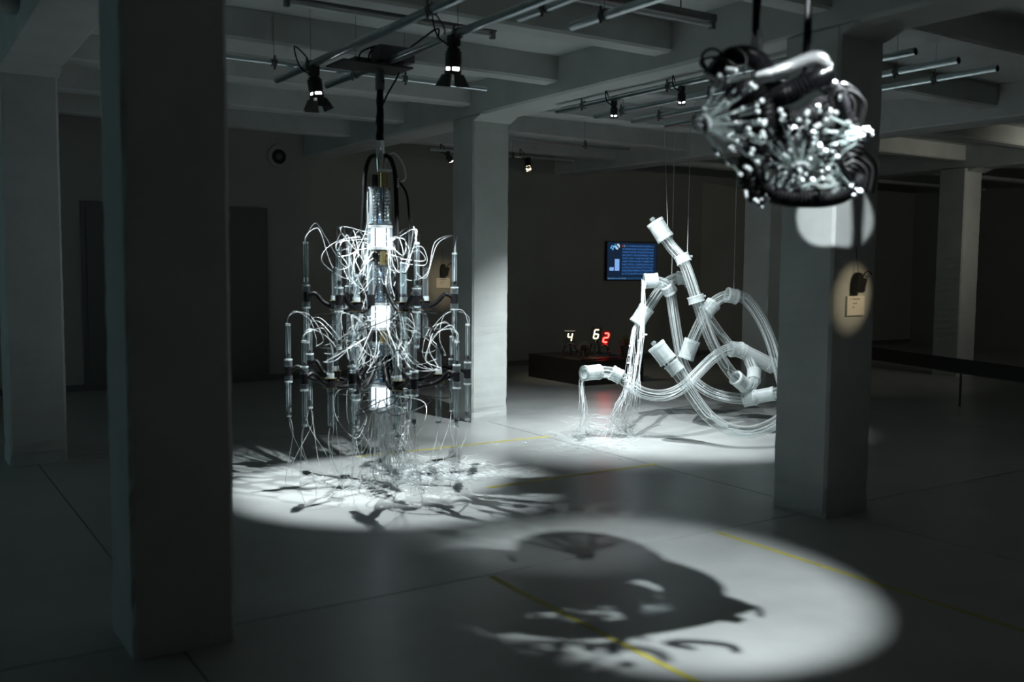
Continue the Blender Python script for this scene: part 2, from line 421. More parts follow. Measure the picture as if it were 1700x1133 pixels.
lamp((5.29, 6.55, 2.99), (5.95, 7.55, 0), 'small black spot lamp below the girder, nearer the pale column', 760, 42, COOL, 0.8, blend=1, doors=False, tilt=(.2, .25, -1))
lamp((5.29, 5.72, 2.99), (6.45, 6.75, 0.2), 'small black spot lamp below the girder, nearer the dark sculpture', 420, 28, COOL, 0.8, doors=False, tilt=(.3, .25, -1))
lamp((7.15, 10.62, 2.99), (7.22, 13.0, 1.36), 'warm glowing spot lamp on the far crosswise pipe', 130, 8, (1.0, .82, .55), 1.1, blend=1, doors=False, glow='lamp_warm', tilt=(-.3, -.6, -.75))
lamp((5.95, 10.62, 2.99), (8.45, 11.0, 0.4), 'added warm fill lamp hidden behind the pale column, brightening the plinth', 75, 22, (1.0, .84, .58), 0.9, blend=1, doors=False, glow='lamp_warm')  # invented fill, tucked out of sight so the plinth objects read
lamp((2.93, 1.90, 2.95), (3.22, 3.50, 0), 'spot lamp above the dark hanging sculpture, out of the frame', 600, 20, COOL, 1.0, blend=.5)
lamp((1.20, 1.30, 2.97), (5.09, 4.08, 1.95), 'spot lamp aimed past the dark hanging sculpture, out of the frame', 1200, 2.9, COOL, 1.0, blend=.25)
lamp((2.25, 1.05, 3.10), (2.64, 2.36, 2.08), 'narrow spot lamp aimed at the left fan of the dark sculpture, out of the frame', 190, 12, COOL, 1.0, blend=.6)
lamp((5.76, 1.60, 2.97), (5.20, 4.0, 1.42), 'warm spot lamp aimed at the card on the right column, out of the frame', 140, 4.6, (1.0, .82, .55), 1.0, blend=1)
lamp((13.2, 5.6, 2.99), (10.5, 13.0, 1.0), 'added dim warm fill lamp lifting the back wall, out of the frame', 48, 50, (1.0, .95, .80), 0.9, blend=1, doors=False)  # invented unseen fill that raises the dark rear bay
lamp((15.5, 3.0, 2.99), (17.0, 12.5, 1.2), 'added dim warm fill lamp lifting the far right side, out of the frame', 55, 45, (1.0, .97, .90), 0.9, blend=1, doors=False)  # another unseen fill, added to lift the blacks at far right

# ------------------------------------------------------------------ mount plate over the chandelier
mp = thing('mount_plate', (CH.x - .10, CH.y - .05, 2.965), 'black ceiling plate with box and cables that the chandelier hangs from', 'mount')
MB().box((CH.x - .10, CH.y - .05, 2.962), (.52, .30, .012)).build('plate', 'black', mp)
MB().box((CH.x + .05, CH.y - .10, 3.05), (.26, .16, .10)).build('junction_box', 'fixture', mp)
MB().box((CH.x - .15, CH.y + .0, 3.0), (.12, .10, .05)).build('terminal_block', 'black', mp)
for k in range(4):
    a = CH + Vector((-.18 + .07 * k, -.05, 2.97)); b = CH + Vector((.02 + .05 * k, -.1, 3.02))
    MB().tube(bez([a, a + Vector((.02, 0, .09 + .01 * k)), b + Vector((-.04, 0, .09)), b], 15), .006, 6).build('cable', 'rubber', mp, True)
MB().tube(bez([CH + Vector((.1, -.1, 3.05)), CH + Vector((.17, -.3, 3.14)), CH + Vector((.16, -.55, 3.16)), CH + Vector((.05, -.75, 3.04))], 18), .007, 6).build('cable', 'rubber', mp, True)

# ------------------------------------------------------------------ chandelier
def zc(y): return pl(640, y, 1, CH.y).z
chand = thing('fiber_chandelier', (CH.x, CH.y, 0), 'tall two-tiered chandelier of clear tubes, black arms and glowing white cylinders', 'chandelier')
def CP(r, a, z):                       # polar about the axis, angle measured from camera right
    d = _r0 * math.cos(a) + Vector((math.sin(YAW), math.cos(YAW), 0)) * math.sin(a)
    return Vector((CH.x, CH.y, z)) + d * r
def C0(z): return Vector((CH.x, CH.y, z))
sl = [C0(2.953 + (zc(235) - 2.953) * k / 14) + Vector((RND.uniform(-.004, .004), RND.uniform(-.004, .004), 0)) for k in range(15)]
MB().tube(sl, [.026 + RND.uniform(-.003, .003) for _ in sl], 10).build('hanging_cable', 'rubber', chand, True)
MB().cyl(C0(2.954), C0(zc(150)), .032, n=14).build('top_clamp', 'fixture', chand, True)
MB().tube(bez([CH + Vector((.02, 0, 2.72)), CH + Vector((.05, -.02, 2.80)), CH + Vector((.10, -.05, 2.90)), CH + Vector((.12, -.06, 2.948))], 14), .007, 6).build('feed_cable', 'rubber', chand, True)
MB().tube([C0(zc(230)), C0(zc(236)), C0(zc(268)), C0(zc(286))], [.018, .030, .034, .028], 16).build('chrome_socket', 'chrome', chand, True)
for sg in (-1, 1):
    ang = 0 if sg > 0 else math.pi
    MB().tube(bez([CP(.03, ang, zc(258)), CP(.075, ang, zc(265)), CP(.105, ang, zc(290)), CP(.115, ang, zc(340)), CP(.135, ang - .3 * sg, zc(420)), CP(.16, ang - .6 * sg, zc(500))], 30), .016, 8).build('frame_hose', 'rubber', chand, True)
MB().box(CP(.045, -.6, zc(284)), (.09, .05, .012)).build('connector_block', 'white_plastic', chand)
MB().tube(bez([CP(.03, -.5, zc(286)), CP(.05, 0, zc(262)), CP(.10, 0, zc(255)), CP(.16, 0, zc(272)), CP(.18, 0, zc(295)), CP(.14, 0, zc(302)), CP(.10, 0, zc(296))], 30), .006, 6).build('white_cable', 'white_plastic', chand, True)
for k in range(4): MB().cyl(CP(.115, 0, zc(298 + 4 * k)), CP(.135, -.1, zc(298 + 4 * k)), .006, n=6).build('terminal', 'white_plastic', chand)
MB().tube(bez([CP(.13, 0, zc(300)), CP(.19, 0, zc(325)), CP(.21, 0, zc(380)), CP(.24, -.2, zc(430)), CP(.36, -.3, zc(520)), CP(.5, -.3, zc(600))], 26), .008, 6).build('side_cable', 'rubber', chand, True)
def section(y0, y1, brass):
    z0, z1 = zc(y0), zc(y1)
    if brass:
        zb = zc(y0 + brass)
        MB().cyl(CP(.035, -.7, z0), CP(.035, -.7, zb), .030, n=14).build('brass_fitting', 'brass', chand, True)
        MB().cyl(CP(.035, -.7, z0 + .005), CP(.035, -.7, z0 - .02), .014, n=10).build('brass_nut', 'brass', chand, True)
        MB().cyl(CP(.045, 2.6, z0 - .01), CP(.045, 2.6, zb), .022, n=12).build('black_fitting', 'black', chand, True)
        z0 = zb
    MB().cyl(C0(z0), C0(z0 - .012), .082, n=28).build('acrylic_disc', 'acrylic', chand, True)
    MB().ring(C0(z0 - .012), C0(z1), .074, .069, 28).build('acrylic_sleeve', 'acrylic', chand, True)
    MB().cyl(C0(z0 - .012), C0(z1), .014, n=10).build('core_rod', 'blue_rod', chand, True)
    m = MB(); nb = max(4, int((z0 - z1 - .03) / .024))
    for k in range(10):
        a = 2 * math.pi * k / 10 + .25
        for q in range(nb): m.ball(CP(.060, a + .03 * q, z0 - .03 - q * .024), .0115, 7, 5)
    tag(m.build('bead_strings', 'chrome', chand, True), kind='stuff')
    for k in range(4):
        a = 2 * math.pi * k / 4 + .5
        MB().cyl(CP(.068, a, z0), CP(.068, a, z1), .005, n=6).build('tie_rod', 'black', chand)
    MB().cyl(C0(z1 + .012), C0(z1), .082, n=28).build('acrylic_disc', 'acrylic', chand, True)
def diffuser(y0, y1):
    z0, z1 = zc(y0), zc(y1); h = z0 - z1
    MB().cyl(C0(z0), C0(z0 - .018), .088, n=28).build('lit_disc', 'frosted', chand, True)
    d = MB().cyl(C0(z0 - .022), C0(z1 + .02), .066, n=28).build('glowing_cylinder', 'glow_white', chand, True)
    for k in range(6):
        a = 2 * math.pi * k / 6 + .2
        MB().cyl(CP(.078, a, z0 - .02), CP(.078, a, z1 + .02), .005, n=6).build('tie_rod', 'black', d)
    MB().ring(C0(z0 - .022), C0(z1 + .02), .086, .082, 28).build('outer_sleeve', 'acrylic', d, True)
    MB().cyl(C0(z1 + .018), C0(z1), .088, n=28).build('lit_disc', 'frosted', chand, True)
simple('blue_rod', (0.25, 0.42, 0.75), 0.2)
section(288, 372, 24); diffuser(375, 415)
section(418, 500, 22); diffuser(503, 547)
section(550, 633, 18); diffuser(637, 678)
MB().ring(C0(zc(678)), C0(zc(684)), .07, .05, 24).build('outlet_ring', 'acrylic', chand, True)

fib_r = 0.0015
def strand(m, pts, n=18, r=fib_r): m.tube(bez(pts, n), r, 4, False)
def end_tube(r, a, zcl, hu, hd, s=1.0, loops=True, tier='u'):
    # clamp with a clear tube rising above and one hanging below it
    p = lambda z: CP(r, a, z)
    MB().cyl(p(zcl + .035), p(zcl - .035), .024 * s, n=10).build('clamp', 'black_gloss', chand, True)
    for (za, zb) in ((zcl + .035, zcl + .085), (zcl - .035, zcl - .08)):
        c = MB().ring(p(za), p(zb), .027 * s, .017 * s, 12).build('collar', 'acrylic', chand, True)
        MB().ring(p(za + (zb - za) * .85), p(zb), .029 * s, .016 * s, 12).build('collar_rim', 'frosted', c, True)
    for (za, zb) in ((zcl + .07, zcl + .07 + hu), (zcl - .07, zcl - .07 - hd)):
        t = MB().ring(p(za), p(zb), .0175 * s, .014 * s, 12).build('clear_tube', 'acrylic', chand, True)
        m = MB()
        for q in ((.12, .17) if zb > za else (.80, .86)):
            zz = za + (zb - za) * q; m.ring(p(zz), p(zz + .012), .0185 * s, .004, 12)
        m.build('metal_ring', 'chrome', t, True)
        MB().cyl(p(zb - (.012 if zb > za else -.012)), p(zb), .0185 * s, n=12).build('tube_plug', 'frosted', t, True)
        m = MB()
        for q in range(3):
            dx = Vector((RND.uniform(-.007, .007), RND.uniform(-.007, .007), 0)); m.tube([p(za) + dx, p((za + zb) / 2) + dx * .5, p(zb) - dx], fib_r, 4, False)
        m.build('inner_fiber', 'fiber', t)
    return p(zcl + .07 + hu), p(zcl - .07 - hd)
def cup(r, a, z, hu, hd, s=1.0):
    p = lambda zz: CP(r, a, zz)
    MB().cyl(p(z + .03), p(z - .03), .036 * s, n=14).build('arm_cup', 'black_gloss', chand, True)
    for dz in (.03, -.034): MB().cyl(p(z + dz + .004), p(z + dz), .042 * s, n=16).build('brass_rim', 'brass', chand, True)
    for (za, zb) in ((z + .034, z + .034 + hu), (z - .034, z - .034 - hd)):
        t = MB().ring(p(za), p(zb), .021 * s, .017 * s, 12).build('clear_tube', 'acrylic', chand, True)
        MB().ring(p(za), p(za + (.03 if zb > za else -.03)), .026 * s, .02 * s, 12).build('tube_collar', 'frosted', t, True)
        m = MB(); m.ring(p(zb), p(zb + .01), .0225 * s, .006, 12); m.build('metal_ring', 'chrome', t, True)
    return p(z + .034 + hu), p(z - .034 - hd)
def arm(pts, r=.016):
    m = MB(); P = bez(pts, 26)
    m.tube(P, [r * (1.0 + .10 * math.sin(i * 2.2)) for i in range(len(P))], 8); return m.build('arm', 'rubber', chand, True)
tops_u, bots_l, cup_bots = [], [], []
# upper tier
zu = zc(495)
for k in range(6):
    a = 2 * math.pi * k / 6 + 0.09; R = .525 + RND.uniform(-.02, .015)
    arm([CP(.07, a, zu + .09), CP(.15, a + .12, zu - .03), CP(.24, a + .10, zu - .085), CP(.32, a + .04, zu - .07), CP(.40, a, zu - .03), CP(.46, a, zu + .03), CP(R, a, zu)])
    t, b = end_tube(R, a, zu + RND.uniform(-.01, .01), .27 + RND.uniform(-.03, .05), .24 + RND.uniform(-.02, .03), 1.05)
    tops_u.append((t, a, R))
    cup(.32, a + .04, zu - .05, .20 + RND.uniform(-.04, .04), .20, 1.0)
# lower tier
zl = zc(618); tops_l = []
for k in range(10):
    a = 2 * math.pi * k / 10 + 0.16; R = .645 + RND.uniform(-.03, .045); z = zl + RND.uniform(-.03, .03)
    arm([CP(.07, a, zl + .12), CP(.15, a - .1, zl + .0), CP(.27, a - .1, zl - .08), CP(.41, a - .05, zl - .065), CP(.50, a, zl - .03), CP(.57, a, z + .03), CP(R, a, z)])
    t, b = end_tube(R, a, z, .22 + RND.uniform(-.05, .08), .26 + RND.uniform(-.05, .05), 1.0)
    tops_l.append((t, a, R)); bots_l.append((b, a, R))
    if k % 2 == 0:
        t2, b2 = cup(.415, a - .05, zl - .045, .20, .30 + RND.uniform(-.03, .04), 1.0); cup_bots.append((b2, a, .415))
# inner ring of hanging tubes between the tiers and under them
for k in range(5):
    a = 2 * math.pi * k / 5 + .35; r = .20 + .05 * (k % 2)
    t, b = end_tube(r, a, zc(640), .24, .20 + .05 * (k % 3), 1.05); cup_bots.append((b, a, r))
    arm([CP(.07, a, zc(590)), CP(.12, a, zc(625)), CP(r, a, zc(640))], .012)
# inner upper tubes
for k in range(5):
    a = 2 * math.pi * k / 5 + .75
    MB().ring(CP(.20, a, zc(435)), CP(.20, a, zc(520)), .022, .018, 12).build('clear_tube', 'acrylic', chand, True)
    MB().ring(CP(.20, a, zc(488)), CP(.20, a, zc(506)), .028, .02, 12).build('collar', 'black_gloss', chand, True)
# fiber loops
for (t, a, R) in tops_u:
    for q in range(2):
        m = MB(); j = lambda s: Vector((RND.uniform(-s, s), RND.uniform(-s, s), RND.uniform(-s, s)))
        h = RND.uniform(.07, .13)
        strand(m, [t - Vector((0, 0, .05)), t + Vector((0, 0, .03)) + j(.01), CP(R + RND.uniform(-.08, .02), a, t.z + h) + j(.02), CP(R * .78, a, t.z + h * .55) + j(.03), CP(R * .6, a, t.z - .16) + j(.04), CP(R * .42, a, t.z - .17) + j(.04), CP(R * .36, a, t.z - .02) + j(.04), CP(R * .5, a + .1, t.z + .03) + j(.03), CP(R * .55, a + .1, t.z - .08) + j(.03), CP(.09, a, t.z + RND.uniform(-.08, .02))], 54, .0019)
        m.build('fiber_loop', 'fiber', chand, True)
for (t, a, R) in tops_l:
    for q in range(2):
        m = MB(); j = lambda s: Vector((RND.uniform(-s, s), RND.uniform(-s, s), RND.uniform(-s, s)))
        strand(m, [t - Vector((0, 0, .04)), t + Vector((0, 0, .04)) + j(.01), CP(R * .9, a, t.z + .09) + j(.03), CP(R * .72, a + .05, t.z + .04) + j(.03), CP(R * .62, a + .05, t.z - .12) + j(.05), CP(R * .72, a - .05, t.z - .20) + j(.05), CP(R * .5, a, t.z - .16) + j(.05), CP(.10, a, t.z + RND.uniform(.0, .1))], 42, .0017)
        m.build('fiber_loop', 'fiber', chand, True)
# bundles running down the column sides
for k in range(14):
    a = RND.choice((0, math.pi)) + RND.uniform(-1.1, 1.1); y0 = RND.uniform(340, 520)
    m = MB(); strand(m, [CP(.09, a, zc(y0 - 40)), CP(.10, a, zc(y0 + 20)), CP(.15 + RND.uniform(0, .06), a, zc(y0 + 80)), CP(.13, a + .4, zc(y0 + 130)), CP(.10, a, zc(y0 + 170))], 24, .003); m.build('fiber_bundle', 'fiber', chand, True)
m = MB()
for k in range(46):
    a = RND.uniform(0, 6.28); y0 = RND.choice((395, 525, 655)) + RND.uniform(-20, 20); r1 = RND.uniform(.13, .34)
    strand(m, [CP(.09, a, zc(y0)), CP(r1, a + RND.uniform(-.4, .4), zc(y0 + RND.uniform(-25, 15))), CP(r1 * RND.uniform(.9, 1.3), a + RND.uniform(-.6, .6), zc(y0 + 45)), CP(r1 * .7, a + RND.uniform(-.5, .5), zc(y0 + 75)), CP(.10, a, zc(y0 + 50))], 26)
tag(m.build('fiber_tangle', 'fiber', chand, True), kind='stuff')
m = MB()                                # thin black wires between the arms
for k in range(14):
    a = RND.uniform(0, 6.28); z = zc(RND.choice((530, 650, 660))); r1 = RND.uniform(.25, .5)
    strand(m, [CP(.1, a, z), CP(r1, a, z - .06), CP(r1 * 1.1, a + .5, z + .02), CP(.3, a + .8, z + .05)], 18, .0035)
tag(m.build('thin_wires', 'rubber', chand, True), kind='stuff')
# strands falling to the floor and lying there
XR, YF = _r0.copy(), Vector((math.sin(YAW), math.cos(YAW), 0))
def floor_run(m, p0, land, ln, hd, r=fib_r, mid=None):
    pts = [p0] + (mid or []) + [land]
    p = land.copy(); n = max(2, int(ln / .07))
    for k in range(n):
        hd += RND.uniform(-.65, .65); p = p + (XR * math.cos(hd) + YF * math.sin(hd)) * .07
        p.z = max(.003, RND.uniform(.003, .05) * RND.random()); pts.append(p.copy())
    strand(m, pts, 4 * len(pts), r)
m = MB()
for k in range(60):
    a = RND.uniform(0, 6.28); r = .045 * math.sqrt(RND.random())
    p0 = CP(r, a, zc(RND.uniform(655, 700)))
    land = C0(.004) + XR * RND.gauss(.05, .15) + YF * RND.gauss(.22, .20)
    mid = [p0.lerp(land, .4) + Vector((RND.uniform(-.03, .03), RND.uniform(-.03, .03), -.05)), p0.lerp(land, .78) + Vector((RND.uniform(-.04, .04), RND.uniform(-.04, .04), -.06))]
    mid[1].z = max(.06, mid[1].z)
    floor_run(m, p0, land, RND.uniform(.1, .75), RND.gauss(.35, .8), fib_r, mid)
tag(m.build('falling_strands', 'fiber', chand, True), kind='stuff')
m = MB()
for k in range(95):
    p = C0(.004) + XR * RND.gauss(.36, .24) + YF * RND.gauss(.50, .18)
    floor_run(m, p + Vector((0, 0, .02)), p + XR * .05, RND.uniform(.15, .6), RND.uniform(-3, 3), fib_r)
tag(m.build('floor_strands', 'fiber', chand, True), kind='stuff')
for (b, a, R) in bots_l + cup_bots:
    m = MB()
    for q in range(RND.choice((2, 2, 3))):
        land = Vector((b.x, b.y, .004)) + Vector((RND.uniform(-.14, .14), RND.uniform(-.14, .14), 0)) - (b - C0(b.z)) * RND.uniform(0, .3)
        mid = [b + Vector((RND.uniform(-.03, .03), RND.uniform(-.03, .03), -.12)), b.lerp(land, .7) + Vector((RND.uniform(-.06, .06), RND.uniform(-.06, .06), -.02))]
        mid[0].z = max(mid[0].z, .1); mid[1].z = max(mid[1].z, .05)
        floor_run(m, b + Vector((0, 0, .03)), land, RND.uniform(.1, .5), RND.uniform(-3, 3), fib_r, mid)
    m.build('tube_strands', 'fiber', chand, True)

# ------------------------------------------------------------------ clear hose sculpture
hs = thing('hose_sculpture', (6.6, 6.9, 0), 'hanging tangle of thick clear plastic hoses trailing light fibers on the floor', 'sculpture')
def P3(l): return [pd(x, y, d) for (x, y, d) in l]
def hose(pts, rpx, inner=7):
    P = bez(P3(pts), 40); d = sum(p[2] for p in pts) / len(pts); r = rpx * d / FPX
    o = MB().tube(P, r, 16, False).build('hose', 'hose', hs, True)
    m = MB()
    for k in range(inner):
        a = RND.uniform(0, 6.28); q = r * RND.uniform(.25, .8); ph = RND.uniform(-1, 1)
        Q = []
        for i, p in enumerate(P):
            t = (P[min(i + 1, len(P) - 1)] - P[max(i - 1, 0)]).normalized(); n1 = t.orthogonal().normalized(); b1 = t.cross(n1); aa = a + ph * i / len(P) * 2
            Q.append(p + (n1 * math.cos(aa) + b1 * math.sin(aa)) * q)
        m.tube(Q, r * .05, 4, False)
    m.build('inner_fiber', 'fiber', o, True)
    return P, r
def coupling(a, b, rpx, name='coupling', mat='frosted', ribs=True):
    A, B = pd(*a), pd(*b); r = rpx * a[2] / FPX
    o = MB().ring(A, B, r, r * .72, 18).build(name, mat, hs, True)
    if ribs:
        t = (B - A); L = t.length; t.normalize()
        for q in (0.0, 1.0):
            c = A + t * L * q; MB().ring(c - t * L * .09, c + t * L * .09, r * 1.05, r * .74, 18).build('lip', mat, o, True)
    return o
def plug(tip, base, rpx):
    A, B = pd(*tip), pd(*base); t = (B - A); r = rpx * tip[2] / FPX
    MB().tube([A, A + t * .3, A + t * .34, A + t * .6, A + t * .64, B], [r * .28, r * .36, r * .22, r * .22, r * .34, r * .34], 12).build('valve_plug', 'glass_rod', hs, True)
# long hose from the top plug down to the elbow
hose([(1092, 376, 9.12), (1113, 408, 9.10), (1133, 432, 9.07), (1146, 465, 9.05), (1157, 500, 9.05), (1169, 535, 9.07), (1183, 570, 9.1), (1205, 608, 9.17), (1230, 636, 9.27), (1247, 641, 9.37), (1252, 622, 9.53), (1242, 595, 9.70)], 9.5)
plug((1081, 362, 9.12), (1091, 374, 9.12), 13); coupling((1088, 370, 9.12), (1104, 395, 9.11), 14.5)
coupling((1127, 431, 9.08), (1139, 426, 9.08), 0.1) if False else None
coupling((1131, 425, 9.08), (1136, 436, 9.07), 12.5); coupling((1154, 492, 9.05), (1157, 502, 9.05), 13.5)
coupling((1222, 628, 9.23), (1236, 640, 9.3), 12.5); coupling((1251, 632, 9.45), (1252, 618, 9.53), 11.5)
# low front hose sweeping to the floor
hose([(1094, 580, 8.78), (1115, 606, 8.76), (1135, 634, 8.74), (1152, 660, 8.72), (1175, 690, 8.68), (1205, 711, 8.62), (1243, 718, 8.6), (1285, 704, 8.65), (1325, 672, 8.8), (1350, 630, 9.0)], 10.5)
plug((1083, 568, 8.79), (1093, 579, 8.78), 13); coupling((1090, 575, 8.78), (1108, 598, 8.77), 15); coupling((1114, 604, 8.76), (1125, 617, 8.75), 13)
coupling((1348, 634, 8.98), (1356, 612, 9.05), 13)
# hose with the open mouth at the left
hose([(975, 620, 9.0), (1000, 618, 9.0), (1024, 622, 9.0), (1042, 636, 9.0), (1066, 652, 9.02), (1100, 657, 9.06), (1132, 645, 9.15), (1162, 616, 9.33), (1190, 590, 9.55), (1220, 578, 9.7), (1250, 591, 9.72), (1292, 613, 9.72), (1335, 612, 9.6), (1352, 600, 9.4)], 9.5)
coupling((971, 620, 8.93), (993, 618, 9.02), 12.5); coupling((1016, 619, 9.0), (1030, 626, 9.0), 12.5)
coupling((1214, 580, 9.68), (1230, 581, 9.7), 13); coupling((1232, 583, 9.7), (1280, 607, 9.72), 12.5, ribs=True)
# hose with the mouth under the screen, dropping down and round to the right
hose([(1074, 466, 9.5), (1092, 468, 9.5), (1108, 475, 9.53), (1114, 492, 9.57), (1119, 525, 9.6), (1125, 562, 9.62), (1132, 598, 9.63), (1147, 627, 9.62), (1172, 648, 9.55), (1203, 659, 9.45), (1240, 662, 9.35), (1292, 652, 9.2), (1330, 640, 9.2), (1352, 620, 9.2)], 9)
coupling((1071, 467, 9.5), (1090, 466, 9.5), 12.5); coupling((1106, 474, 9.53), (1113, 485, 9.56), 12)
coupling((1236, 663, 9.35), (1254, 660, 9.3), 13); coupling((1256, 659, 9.3), (1284, 654, 9.22), 11.5)
# arch from the frosted cap to the short right end
hose([(1062, 531, 9.75), (1074, 514, 9.75), (1090, 490, 9.75), (1105, 472, 9.75), (1121, 463, 9.75), (1137, 461, 9.75)], 9)
coupling((1058, 536, 9.75), (1073, 513, 9.75), 13); coupling((1126, 462, 9.75), (1138, 461, 9.75), 11.5)
# right arch
hose([(1142, 588, 9.6), (1150, 565, 9.58), (1163, 537, 9.52), (1178, 511, 9.5), (1195, 496, 9.55), (1216, 491, 9.6), (1238, 497, 9.6), (1262, 528, 9.55), (1280, 568, 9.5), (1291, 608, 9.45), (1300, 640, 9.4)], 9.5)
coupling((1139, 594, 9.6), (1149, 567, 9.59), 13); coupling((1172, 519, 9.5), (1184, 505, 9.52), 13); coupling((1208, 490, 9.58), (1222, 493, 9.6), 12.5)
# thin hose behind
hose([(1139, 466, 10.0), (1160, 500, 10.05), (1185, 538, 10.0), (1205, 565, 9.9), (1222, 583, 9.8)], 7, 4)
# straps where the strings hold it
for (x, y, d, up) in ((1134, 431, 9.075, 9), (1156, 497, 9.05, 0)):
    c = pd(x, y, d); MB().box(c + UP * .03 + RIGHT * .06, (.05, .03, .02)).build('strap_tail', 'frosted', hs)
def line(a, b, label):
    A, B = Vector(a), Vector(b)
    MB().cyl(A, B, .0028, n=5).build('hanging_wire', 'fiber', hs)
s1 = pd(1109, 392, 9.11); line(s1, (s1.x - .08, s1.y + .0, ZP), ''); 
s2 = pd(1141, 424, 9.08); line(s2, (s2.x + .03, s2.y + .02, ZP), '')
s3 = pd(1115, 470, 9.75); line(s3, (s3.x, s3.y, ZP), ''); s4 = pd(1218, 489, 9.6); line(s4, (s4.x, s4.y, ZP), '')
# trailing strands from the three open ends
def trail(start, via, lands, n, hd):
    m = MB(); S = pd(*start)
    for k in range(n):
        j = lambda s: Vector((RND.uniform(-s, s), RND.uniform(-s, s), RND.uniform(-s, s)))
        lx, ly = RND.choice(lands); L = pl(lx + RND.uniform(-14, 14), ly + RND.uniform(-9, 9), 2, .004)
        floor_run(m, S + j(.025), L, RND.uniform(.1, .7), hd + RND.gauss(0, .5), .0013, [pd(*v) + j(.02 + .012 * i) for i, v in enumerate(via)])
    tag(m.build('trailing_strands', 'fiber', hs, True), kind='stuff')
trail((969, 621, 8.98), [(966, 640, 8.95), (969, 690, 8.85)], [(962, 726), (955, 735), (972, 722)], 16, 3.2)
trail((1068, 467, 9.45), [(1067, 500, 9.4), (1064, 560, 9.3), (1056, 620, 9.2), (1050, 672, 9.1)], [(1030, 712), (1015, 722), (1045, 705)], 22, 3.2)
trail((1060, 534, 9.75), [(1052, 552, 9.7), (1049, 590, 9.6), (1043, 640, 9.5), (1030, 675, 9.3)], [(1010, 715), (1000, 725), (1025, 700)], 20, 3.2)
m = MB()
for k in range(50):
    p = pl(RND.gauss(985, 45), RND.gauss(738, 8), 2, .004); floor_run(m, p + Vector((0, 0, .015)), p + XR * .05, RND.uniform(.15, .6), RND.choice((0, 3.14)) + RND.gauss(0, .5), .0012)
tag(m.build('floor_strands', 'fiber', hs, True), kind='stuff')
for (x, y, d) in ((1047, 575, 9.62), (1046, 590, 9.6), (1044, 603, 9.56), (1045, 620, 9.5), (1042, 632, 9.48), (1043, 643, 9.45), (1066, 560, 9.3), (1062, 566, 9.28), (1056, 605, 9.2), (1071, 556, 9.32)):
    c = pd(x, y, d); MB().cyl(c - RIGHT * .018, c + RIGHT * .018, .008, n=6).build('light_clip', 'white_plastic', hs)

# ------------------------------------------------------------------ dark hanging sculpture in the right foreground
DS = 3.45; Q = 0.82
ds = thing('cluster_sculpture', pd(1295, 200, DS), 'dark hanging sculpture of glass rod fans and ribbed hoses at upper right', 'sculpture')
def cone(hub, axis_px, L, half, rings, ratio=1.0):
    # rods leaving a hub around an axis; axis given as screen-plane direction plus depth direction
    ax = (RIGHT * axis_px[0] - UP * axis_px[1] + FWD * axis_px[2]).normalized(); n1 = ax.orthogonal().normalized(); b1 = ax.cross(n1); H = pd(*hub)
    hb = MB().ball(H, .018, 10, 7).build('fan_hub', 'black_gloss', ds, True)
    for k in range(9):
        q = Vector((RND.gauss(0, 1), RND.gauss(0, 1), RND.gauss(0, 1))).normalized() - ax * .8; MB().ball(H + q.normalized() * .019, .0085, 8, 5).build('hub_bead', 'glint', hb, True)
    for (th, cnt) in rings:
        for k in range(cnt):
            a = 2 * math.pi * k / cnt + RND.uniform(-.12, .12) + th; t_ = math.radians(th + RND.uniform(-3, 3))
            dr = ax * math.cos(t_) + (n1 * math.cos(a) + b1 * math.sin(a)) * math.sin(t_)
            s = H + dr * .02; E_ = H + dr * L * Q * RND.uniform(.85, 1.08)
            rd = MB().cyl(s, E_, .0055 * Q, n=7).build('glass_rod', 'glass_rod', ds, True)
            MB().ball(E_, .0095, 8, 5).build('rod_tip', 'glint', rd, True)
            q = s.lerp(E_, .07); MB().ball(q, .0075, 7, 5).build('rod_bead', 'glint', rd, True)
            q = s.lerp(E_, RND.uniform(.45, .8)); MB().cyl(q, q + dr * .03, .007, n=7).build('rod_sleeve', 'black_gloss', rd, True)
cone((1162, 207, 3.302), (1.0, -.22, .35), .27, 0, ((14, 5), (32, 9), (52, 12)))
cone((1328, 287, 3.269), (0.05, -1.0, .45), .25, 0, ((12, 5), (32, 9), (54, 13)))
cone((1437, 222, 3.491), (-1.0, .15, .15), .24, 0, ((15, 5), (38, 9)))
cone((1262, 335, 3.532), (.75, -.6, .3), .26, 0, ((12, 5), (36, 9)))
cone((1420, 318, 3.573), (-.7, -.6, .1), .25, 0, ((12, 5), (36, 9)))
def ribbed(pts, r, mat, name, amp=.16, n=60):
    P = bez(P3(pts), n); MB().tube(P, [r * Q * (1 + amp * (1 if i % 2 else -1)) for i in range(len(P))], 12).build(name, mat, ds, True)
ribbed([(1262, 128, 3.409), (1285, 122, 3.351), (1312, 110, 3.302), (1340, 98, 3.286), (1362, 97, 3.310), (1372, 112, 3.368)], .025, 'bright_metal', 'chrome_hose', .12, 70)
ribbed([(1290, 165, 3.368), (1318, 150, 3.302), (1345, 135, 3.286), (1368, 125, 3.351)], .045, 'black_gloss', 'ribbed_hose', .1, 40)
ribbed([(1180, 130, 3.491), (1205, 98, 3.491), (1240, 92, 3.450), (1268, 112, 3.409), (1290, 160, 3.450), (1300, 215, 3.532)], .040, 'black_gloss', 'ribbed_hose', .1, 70)
ribbed([(1215, 160, 3.450), (1245, 150, 3.368), (1270, 180, 3.368), (1262, 235, 3.450), (1240, 280, 3.532), (1260, 330, 3.573)], .045, 'rubber', 'ribbed_hose', .08, 70)
ribbed([(1270, 190, 3.532), (1320, 200, 3.573), (1380, 180, 3.614), (1415, 230, 3.614), (1400, 300, 3.614)], .050, 'rubber', 'ribbed_hose', .08, 70)
